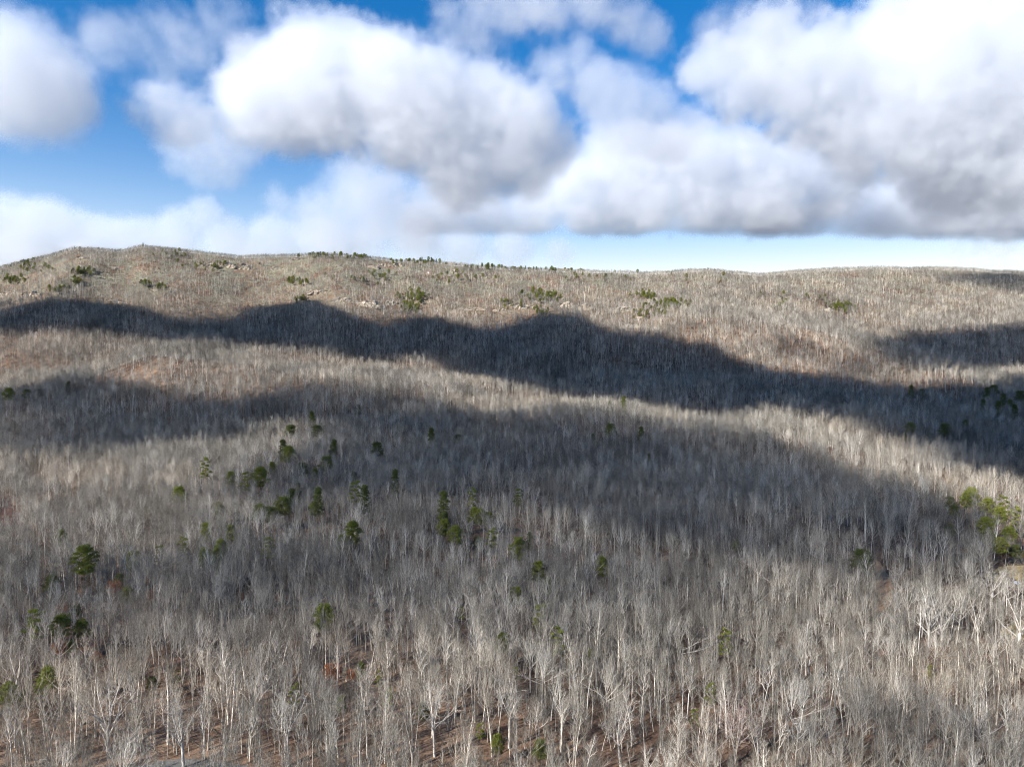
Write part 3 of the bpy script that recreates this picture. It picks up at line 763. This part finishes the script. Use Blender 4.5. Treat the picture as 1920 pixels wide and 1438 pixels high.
def far_pines():
    r = np.random.default_rng(31)
    P, V, S = [], [], []
    spots = [(1250,572,42,10,34),(1210,556,20,8,12),(1010,556,32,8,22),(1012,585,18,9,8),(780,556,24,8,16),(772,578,22,10,14),(565,562,10,6,4),(545,530,14,5,5),(568,530,8,5,3),(800,490,60,5,22),(940,501,60,4,30),
             (1060,505,60,4,16),(660,482,40,6,14),(600,480,30,5,8),(20,525,24,8,10),(60,500,40,12,16),(110,545,16,4,8),(155,512,20,6,8),(140,530,16,5,5),(275,535,14,6,7),(300,541,8,5,3),(1580,575,22,7,14),(1480,560,60,18,8),
             (1220,590,34,8,12),(860,520,60,10,12),(700,520,80,14,12),(1130,520,60,10,8),(400,500,70,8,10),(330,480,30,8,6), (1340,520,60,8,6), (955,570,20,8,5)]
    for px, py, wx, wy, n in spots:
        for _ in range(int(n * 2.4)):
            x, y = ground_hit(px + r.normal() * wx * .55, py + r.normal() * wy * .5, 5)
            P.append((x, y, H1(x, y))); V.append(r.choice(4, p=[.45, .3, .05, .2])); S.append(r.uniform(.48, .92))
    for px, py, s in [(268, 455, .7), (140, 465, .55), (150, 464, .6), (185, 465, .6), (585, 465, .7), (650, 472, .6), (666, 474, .7), (752, 480, .6), (810, 481, .95), (773, 481, .5), (966, 494, .7), (985, 494, .8), (1000, 495, .7), (1042, 497, .6), (1250, 502, .5), (1340, 500, .5), (100, 472, .6), (115, 468, .6), (125, 466, .6), (855, 487, .5)]:
        c = at(px, py, 1640); P.append((c.x, 1640, H1(c.x, 1640))); V.append(2 if s > .6 else 3); S.append(s)
    n = len(P)
    mass('distant_pines', psrc, P, V, rots(n, r), np.stack([np.array(S)] * 3, -1), 'small green pines dotted over the upper mountain and its skyline')
far_pines()

# ------------------------------------------------------------------ special trees
def leafy_tree(h, w, mat, n):
    T, C = bare_tree(h=h, r0=.10, clear=.25, nprim=10, plen=w * .5, ang=.8, nsec=4, ntw=4, twl=.6, tww=.025)
    q = rng.normal(size=(n, 3)); q /= np.linalg.norm(q, axis=1)[:, None]; q *= rng.random((n, 1)) ** .45
    q = q * np.array([w * .5, w * .5, h * .32]) + np.array([0, 0, h * .68])
    k = fbm(q[:, 0] * 40 + q[:, 2] * 17, q[:, 1] * 40 + q[:, 2] * 29, 40, 3, 2) > -.06
    C.tris(q[k], .22 * (.6 + .8 * rng.random(k.sum())), 2)
    return T.mesh('rust_trunk', [M['bark']]), C.mesh('rust_crown', [M['bark'], M['twig'], mat], False)
RUST = leafy_tree(9, 6.5, M['rust'], 2200)
rust_xy = []
for px, py, s, lab in [(215, 1104, 1.15, 'small tree holding rust-orange leaves between two pines'), (282, 1120, .8, 'small tree with thin pinkish-orange leaves beside dark brush'),
                       (115, 1146, .7, 'faded pink-leaved small tree next to dark pine'), (112, 1215, .9, 'pale orange-leaved tree below the bright pines'),
                       (180, 1236, .6, 'wisp of orange leaves on a thin understorey tree'), (622, 1264, 1.0, 'pink-leaved small tree among white trunks'),
                       (660, 1272, .7, 'tan-leaved small tree beside a small pine'), (455, 1120, .55, 'little reddish shrub under grey trees'), (522, 1122, .55, 'low reddish-leaved shrub in the grey wood')]:
    x, y = column_spot(px, py, 8 * s * .7)
    rust_xy.append((x, y)); e = bpy.data.objects.new('rust_leaved_tree', None); e.location = (x, y, H1(x, y)); e.scale = (s, s, s); e.rotation_euler[2] = rng.random() * 6.28
    tag(link(e), lab, 'small tree', 'small trees still in leaf')
    link(bpy.data.objects.new('trunk', RUST[0]), e); link(bpy.data.objects.new('crown', RUST[1]), e)

def sycamore(h, spread, nlimb, r0, seed, twmat, low=.28):
    """white-barked tree: short stout bole and long forking limbs"""
    global rng
    keep_rng, rng = rng, np.random.default_rng(seed)
    T, C, limbs = MB(), MB(), []
    trunk = curve((0, 0, -.8), (rng.normal() * .05, rng.normal() * .05, 1), h * low + .8, 5, .04, .05)
    T.tube(trunk, r0 * np.array([1.35, 1.05, .95, .9, .85]), 8)
    tb, tp, tw = [], [], []
    az = rng.random() * 6.28
    for i in range(nlimb):
        L_ = MB(); az += 2.4 + rng.normal() * .25
        a = (.18 + .62 * (i + .5) / nlimb) * spread
        ln = h * (1 - low) * (1.02 - .25 * i / nlimb)
        pr = curve(trunk[-1 if i < nlimb - 2 else -2], (math.sin(a) * math.cos(az), math.sin(a) * math.sin(az), math.cos(a)), ln, 8, .11, .05)
        L_.tube(pr, r0 * .42 * np.linspace(1, .14, 8), 6)
        for j in range(6):
            k = 2 + j % 5
            d = pr[k + 1] - pr[k]; d = d / np.linalg.norm(d) + rng.normal(size=3) * .55
            se = curve(pr[k], d, ln * (.45 - .05 * k * .8) * (.7 + .6 * rng.random()), 5, .16, .06)
            L_.tube(se, r0 * .42 * (1 - k / 9) * .5 * np.linspace(1, .2, 5), 4)
            for m_ in range(5):
                q = se[1 + m_ % 4]; d2 = rng.normal(size=3) + [0, 0, .4]
                te = curve(q, d2, 1.6 * (.6 + .8 * rng.random()), 3, .2, .08)
                C.tube(te, np.array([.035, .022, .01]), 3, 0)
                for _ in range(9):
                    p = te[rng.integers(0, 3)]; d3 = rng.normal(size=3) * .7 + [0, 0, .3]
                    tb.append(p); tp.append(p + d3 * .9 / (np.linalg.norm(d3) + 1e-6)); tw.append(.03)
        limbs.append(L_.mesh('limb', [M['white_bark']]))
    C.ribs(tb, tp, tw, 1)
    rng = keep_rng
    return T.mesh('trunk', [M['white_bark']]), limbs, C.mesh('crown', [M['white_bark'], M[twmat]])

syc_xy = []
def place_sycamore(px, py_base, args, lab, grp='white-barked sycamores'):
    T, limbs, C = sycamore(*args)
    x, y = ground_hit(px, py_base)
    syc_xy.append((x, y)); e = bpy.data.objects.new('white_sycamore', None); e.location = (x, y, H1(x, y))
    tag(link(e), lab, 'tree', grp)
    link(bpy.data.objects.new('trunk', T), e); link(bpy.data.objects.new('crown', C), e)
    for l in limbs: link(bpy.data.objects.new('limb', l), e)
place_sycamore(203, 1408, (21, 1.0, 8, .55, 3, 'twig', .30), 'stout white sycamore fanning into many limbs above the gravel road')
place_sycamore(345, 1440, (20, .7, 5, .38, 5, 'twig', .35), 'slimmer white sycamore with steep limbs near the gravel road')
place_sycamore(1742, 1215, (22, 1.15, 6, .50, 7, 'twig', .30), 'bright white sycamore with crooked limbs by a low clearing')
place_sycamore(1765, 1212, (21, 1.3, 6, .50, 11, 'twig', .26), 'low-forking white sycamore with wide crossing limbs')
place_sycamore(1905, 1225, (23, 1.25, 7, .55, 13, 'twig', .34), 'big white sycamore standing in front of the straw-coloured clearing')
place_sycamore(1857, 1150, (21, .95, 5, .36, 17, 'twig', .40), 'white sycamore rising over dark brush near the pale-roofed shed')
place_sycamore(1835, 1225, (19, .9, 5, .34, 19, 'twig', .40), 'pale many-limbed tree between two white sycamores')
place_sycamore(1680, 1140, (18, 1.1, 5, .30, 23, 'twig', .45), 'white tree with spreading top beside the clay track')
place_sycamore(880, 1035, (20, 1.0, 5, .32, 29, 'twig', .45), 'pale forked tree standing below the tight pine clump')
place_sycamore(1378, 1432, (19, .85, 11, .34, 31, 'red_twig', .22), 'round-topped tree with reddish twig tips and many pale stems')
place_sycamore(955, 1405, (21, .75, 7, .34, 37, 'twig', .42), 'white tree with dense fan of upright branches on open litter')
place_sycamore(815, 1420, (21, .85, 6, .30, 41, 'twig', .45), 'white-limbed tree with open forked crown near a dark pine')
place_sycamore(540, 1440, (20, .8, 6, .30, 43, 'twig', .40), 'pale tree with forked stems at the foot of the slope')
place_sycamore(1165, 1440, (19, .8, 6, .30, 47, 'twig', .42), 'pale tree with upright forks over red leaf litter')
place_sycamore(30, 1330, (22, 1.0, 6, .36, 53, 'twig', .40), 'white-limbed tree beside the bright pine at the slope foot')
place_sycamore(1420, 1120, (21, .9, 6, .30, 59, 'twig', .45), 'white forked tree on the grey slope above red litter')
place_sycamore(1395, 740, (22, 1.1, 6, .40, 61, 'twig', .45), 'pale spreading tree on the crest of the sunlit spur')

# ------------------------------------------------------------------ rock ledges on the mountain
def mat_rock():
    m, t, b = new_mat('sandstone')
    co = t.nodes.new('ShaderNodeNewGeometry').outputs['Position']
    mp = t.nodes.new('ShaderNodeMapping'); mp.inputs['Scale'].default_value = (.10, .10, .55); t.links.new(co, mp.inputs[0])
    c = mixc(t, 1.0, ramp(t, noise(t, 1.0, 6, .65, mp.outputs[0]), [(.3, (.15, .13, .105)), (.5, (.36, .325, .27)), (.7, (.54, .49, .42))]),
             ramp(t, noise(t, .05, 4, .6, co), [(.35, (.75, .75, .72)), (.65, (1.1, 1.0, .92))]), 'MULTIPLY')
    t.links.new(c, b.inputs['Base Color'])
    bump(t, b, noise(t, 2.0, 6, .7, mp.outputs[0]), .8, .6)
    return m
M['rock'] = mat_rock()

def rock_mesh(seed, W, Hh, D):
    r = np.random.default_rng(seed)
    V, Fc = [], []
    nx, nz, ny = max(6, int(W / 1.6)), 6, 4
    # a broken ledge: front face with stepped strata, sloping top, closed at the back
    rows = [(0, 0)] + [(t, 0) for t in np.linspace(.12, 1, nz)] + [(1.0, t) for t in np.linspace(.3, 1, ny)] + [(0, 1.0)]
    prof_h = .55 + .45 * np.array([vnoise(np.array([i * .45]), np.array([seed * 1.7]), 5)[0] for i in range(nx + 1)]) * 1.2
    prof_h *= np.sin(np.linspace(.12, math.pi - .12, nx + 1)) ** .45
    for i in range(nx + 1):
        for j, (a, b) in enumerate(rows):
            st = (.55 * (r.random() - .5) + .9 * (vnoise(np.array([i * .6]), np.array([a * 5.0 + seed]), 9)[0] - .5)) * D * .5
            V.append((-W / 2 + W * i / nx + r.normal() * .25, b * D * 1.6 + a * D * .25 * (1 - b) + st * (1 - b), a * Hh * prof_h[i] + b * Hh * .2 * (a > 0) - (1.8 if a == 0 else 0)))
    m = len(rows)
    for i in range(nx):
        for j in range(m):
            p, q = i * m + j, i * m + (j + 1) % m
            Fc.append((p, p + m, q + m, q))
    Fc.append(tuple(range(m))); Fc.append(tuple(nx * m + j for j in reversed(range(m))))
    me = bpy.data.meshes.new('rock_ledge'); me.from_pydata(V, [], Fc); me.materials.append(M['rock']); me.update()
    return me
ROCKS = [(690, 576, 46, 13, 'largest pale orange-white cliff face on the mountainside'), (735, 572, 26, 11, 'pale cliff beside the largest orange-white cliff face'), (14, 556, 44, 12, 'long grey cliff band under the low end of the ridge'),
         (58, 556, 46, 12, 'blocky grey cliff band above a red-brown bank'), (385, 499, 34, 10, None), (425, 502, 34, 12, None), (457, 505, 24, 13, None), (600, 549, 46, 10, 'dark-seamed ledge above a dark pine on the mountain'), (640, 564, 34, 9, None),
         (668, 570, 24, 8, None), (720, 500, 36, 8, None), (745, 499, 22, 9, None), (697, 503, 26, 8, None), (850, 511, 14, 9, None), (904, 517, 13, 10, None), (985, 578, 40, 10, None), (1065, 578, 28, 13, None), (1100, 582, 30, 13, 'smooth pale slab between two green pine patches'),
         (1170, 585, 32, 13, None), (1225, 565, 24, 10, None), (890, 581, 40, 7, None), (938, 584, 34, 7, None), (968, 575, 24, 9, None), (1452, 573, 16, 7, None), (210, 503, 16, 6, None), (150, 485, 18, 6, None), (290, 545, 20, 8, None), (222, 567, 44, 5, 'thin pale ledge just above the dark cloud shadow'),
         (1185, 615, 34, 10, None), (1205, 600, 30, 9, None), (1280, 578, 22, 8, None), (520, 505, 30, 8, None), (560, 488, 24, 6, None), (790, 560, 26, 9, None), (1010, 568, 22, 8, None), (640, 500, 20, 6, None), (1560, 582, 24, 8, None)]
rock_xy = []
for i, (px, py, wp, hp, lab) in enumerate(ROCKS):
    x, y = ground_hit(px, py)
    me = rock_mesh(100 + i, wp / F * y, hp / F * y * .95, 8.0)
    o = bpy.data.objects.new('rock_ledge', me)
    y -= 3; o.location = (x, y, H1(x, y) - .6); o.rotation_euler[2] = rng.normal() * .15
    rock_xy.append((x, y, wp / F * y * .5))
    tag(link(o), lab or 'pale sandstone ledge showing between trees high on the mountainside', 'rock ledge', 'sandstone ledges on the mountainside')

# ------------------------------------------------------------------ where the bare trees stand
THIN = BANK
THIN2 = [ground_hit(px, py, 2) for px, py in ((70, 945), (110, 925), (155, 935), (140, 965), (90, 970))]
tx, ty, tr = scatter(4.4, 135, 1740, 5)
x2, y2, _r = scatter(6.2, 135, 360, 15)
tx, ty = np.concatenate([tx, x2]), np.concatenate([ty, y2])
dens = fbm(tx, ty, 60, 71, 3) + 0.5
keep = tr.random(len(tx)) < np.clip(0.15 + 1.5 * dens, 0.25, 1.0) * (1 - 0.22 * sstep(1250, 1500, ty)) + .6 * sstep(1580, 1640, ty)
for poly in (FIELD, LAWN, TRACK, ROAD): keep &= ~in_poly(tx, ty, poly)
keep &= ~(in_poly(tx, ty, THIN) & (tr.random(len(tx)) < .65))
keep &= ~(in_poly(tx, ty, THIN2) & (tr.random(len(tx)) < .7))
def clear_round(x, y, keep, r, spots, ahead, lat, p):
    for qx, qy in spots:
        dx, dy = x - qx, y - qy
        L = math.hypot(qx, qy); a = -(dx * qx + dy * qy) / L; l = np.abs(dx * qy - dy * qx) / L
        keep &= np.hypot(dx, dy) > r
        keep &= ~((a > 0) & (a < ahead) & (l < lat) & (tr.random(len(x)) < p))
clear_round(tx, ty, keep, 3.2, pine_xy, 20, 2.6, .6)
for qx, qy, qw in rock_xy: clear_round(tx, ty, keep, 3.0, [(qx, qy)], 40, qw, .72)
clear_round(tx, ty, keep, 3.0, [tuple(np.mean(FIELD, 0))], 34, 9, .9)
clear_round(tx, ty, keep, 3.0, [tuple(np.mean(TRACK, 0))], 26, 3.5, .85)
clear_round(tx, ty, keep, 2.5, rust_xy, 26, 3.0, .8)
clear_round(tx, ty, keep, 5.0, syc_xy, 22, 4.5, .9)
tx, ty = tx[keep], ty[keep]
tz = H(tx, ty)
tv = tr.choice(8, len(tx), p=[.13, .10, .18, .17, .16, .06, .10, .10])
tv = np.where((ty < 380) & (tr.random(len(tx)) < .6), tr.choice(8, len(tx), p=[.25, .22, .10, .08, .03, .17, .15, .0]), tv)
ts = (.80 + .07 * sstep(260, 420, ty)) * tr.uniform(.58, 1.2, len(tx)) * (.96 + .45 * fbm(tx, ty, 55, 91, 3)) * (1 - 0.30 * sstep(1150, 1500, ty)) * (1 - .35 * sstep(1560, 1640, ty))
hz = np.array([v[2] for v in VAR])[tv] * ts
print('trees', len(tx))

# individuals: the 290 that show largest
ppx, ppy = proj(tx, ty, tz + hz * .6)
seen = (ppx > 8) & (ppx < 1912) & (ppy < 1425)
size = np.where(seen, hz / ty, 0)
order = np.argsort(-size)
solo = list(order[:270])
for v in range(8):              # the nearest of every kind, so that each kind has members standing on their own
    solo += [i for i in order[:3000] if tv[i] == v and i not in set(order[:270])][:3]
solo = np.array(solo)
is_solo = np.zeros(len(tx), bool); is_solo[solo] = True

src = [None] * 8
MARKS = [ground_hit(px, py) + (w,) for px, py, w in [(203, 1408, 'beside the stout white sycamore'), (345, 1432, 'beside the gravel road'), (1378, 1432, 'near the reddish-tipped tree'), (1650, 1110, 'by the clay track'),
         (1905, 1085, 'by the yellow clearing'), (1765, 1212, 'near the forking sycamores'), (60, 1330, 'near the slope-foot pines'), (955, 1405, 'near the fan-topped white tree'), (597, 1190, 'near the lone pine'),
         (620, 1300, 'near the pink-leaved tree'), (1165, 1440, 'over red leaf litter'), (1055, 1250, 'near the sparse pines'), (800, 1360, 'near the broad dark pine'), (1362, 1250, 'near the thin pale pine'), (1420, 1120, 'near the forked slope tree'), (540, 1440, 'by the fork-stemmed pale tree'), (1298, 1390, 'near the low sparse pine'), (900, 1400, 'near the small low pine'),
         (1560, 1400, 'in the shaded slope-foot wood'), (1740, 1330, 'below the forking sycamores'), (1880, 1400, 'in the shaded wood past the sycamores'), (440, 1330, 'above the gravel road'), (720, 1330, 'near the two thin pines')]]
GROUP = 'bare grey trees on the lower slope'
first = {}
for i in solo:
    v = int(tv[i])
    e = bpy.data.objects.new('bare_tree', None)
    e.empty_display_size = 0.5
    e.location = (tx[i], ty[i], tz[i]); e.rotation_euler = (tr.normal() * .03, tr.normal() * .03, tr.random() * 6.28); e.scale = (ts[i] * tr.uniform(.85, 1.15),) * 2 + (ts[i],)
    dd = [math.hypot(tx[i] - mx, ty[i] - my) for mx, my, _ in MARKS]
    j = int(np.argmin(dd))
    tag(link(e), LAB[v] + ' ' + (MARKS[j][2] if dd[j] < 34 else 'on open wooded slope'), 'tree', GROUP)
    a = link(bpy.data.objects.new('trunk', VAR[v][0]), e); b = link(bpy.data.objects.new('crown', VAR[v][1]), e)
    if src[v] is None: src[v] = (a, b)

if True:
    q = ~is_solo
    n = q.sum()
    wide = tr.uniform(.85, 1.15, n)
    mass('forest', src, np.stack([tx[q], ty[q], tz[q]], -1), tv[q], rots(n, tr), np.stack([ts[q] * wide, ts[q] * wide, ts[q]], -1),
         'bare grey winter forest covering the valley slope and mountain')

# ------------------------------------------------------------------ fallen logs
def log_mesh(L):
    T = MB(); p = curve((-L / 2, 0, .12), (1, .05, 0), L, 7, .03, 0); p[:, 2] = .14
    T.tube(p, np.linspace(.20, .07, 7), 6)
    for k in (3, 4, 5):
        T.tube(curve(p[k], (.5, rng.normal(), .5 + rng.random()), 1.3 + rng.random(), 4, .15, .1), np.array([.06, .045, .03, .01]), 4)
    return T.mesh('log', [M['twig']])
LOGS = [log_mesh(9), log_mesh(12), log_mesh(7)]
r5 = np.random.default_rng(77)
for k in range(24):
    x, y = ground_hit(r5.uniform(20, 1900), r5.uniform(1290, 1436))
    o = bpy.data.objects.new('fallen_log', LOGS[k % 3])
    a = r5.uniform(-.9, .9)
    dz = (H1(x + 4 * math.cos(a), y + 4 * math.sin(a)) - H1(x - 4 * math.cos(a), y - 4 * math.sin(a))) / 8
    o.location = (x, y, H1(x, y) + .05); o.rotation_euler = (0, -math.atan(dz), a); s_ = r5.uniform(.7, 1.15); o.scale = (s_, s_, s_)
    tag(link(o), ('long', 'longest', 'short')[k % 3] + ' pale fallen log with stubs lying on the leaf litter', 'log', 'fallen logs on the forest floor')

# ------------------------------------------------------------------ shed by the yellow clearing
def shed():
    x, y = ground_hit(1903, 1100)
    z = H1(x, y)
    e = bpy.data.objects.new('shed', None); e.location = (x, y, z); e.rotation_euler[2] = .5
    tag(link(e), 'small shed with pale metal roof at edge of yellow clearing', 'shed')
    wood, t, b = new_mat('weathered_boards'); b.inputs['Base Color'].default_value = (.22, .19, .16, 1)
    roof, t, b = new_mat('pale_metal_roof'); b.inputs['Base Color'].default_value = (.62, .62, .64, 1); b.inputs['Roughness'].default_value = .45
    def part(name, V, Fc, m):
        me = bpy.data.meshes.new(name); me.from_pydata(V, [], Fc); me.materials.append(m); link(bpy.data.objects.new(name, me), e)
    w, d, h, r = 1.7, 1.3, 1.8, 2.4
    V = [(-w, -d, -.3), (w, -d, -.3), (w, d, -.3), (-w, d, -.3), (-w, -d, h), (w, -d, h), (w, d, h), (-w, d, h), (-w, 0, r), (w, 0, r)]
    part('wall', V, [(0, 1, 5, 4), (2, 3, 7, 6), (1, 2, 6, 9, 5), (3, 0, 4, 8, 7), (3, 2, 1, 0)], wood)
    for s in (-1, 1):
        a, b = w + .25, d + .3
        k = (r - h) / d
        lo = h - .3 * k + .03
        V = [(-a, s * b, lo), (a, s * b, lo), (a, 0, r + .03), (-a, 0, r + .03)]
        V += [(p, q, u + .06) for p, q, u in V]
        part('roof_panel', V, [(0, 1, 2, 3), (4, 5, 6, 7), (0, 1, 5, 4), (2, 3, 7, 6), (1, 2, 6, 5), (3, 0, 4, 7)], roof)
    V = [(-.5, -d - .04, -.2), (.5, -d - .04, -.2), (.5, -d - .04, 1.8), (-.5, -d - .04, 1.8)]
    V += [(p, q + .03, u) for p, q, u in V]
    part('door', V, [(0, 1, 2, 3), (7, 6, 5, 4), (0, 4, 5, 1), (1, 5, 6, 2), (2, 6, 7, 3), (3, 7, 4, 0)], wood)
shed()
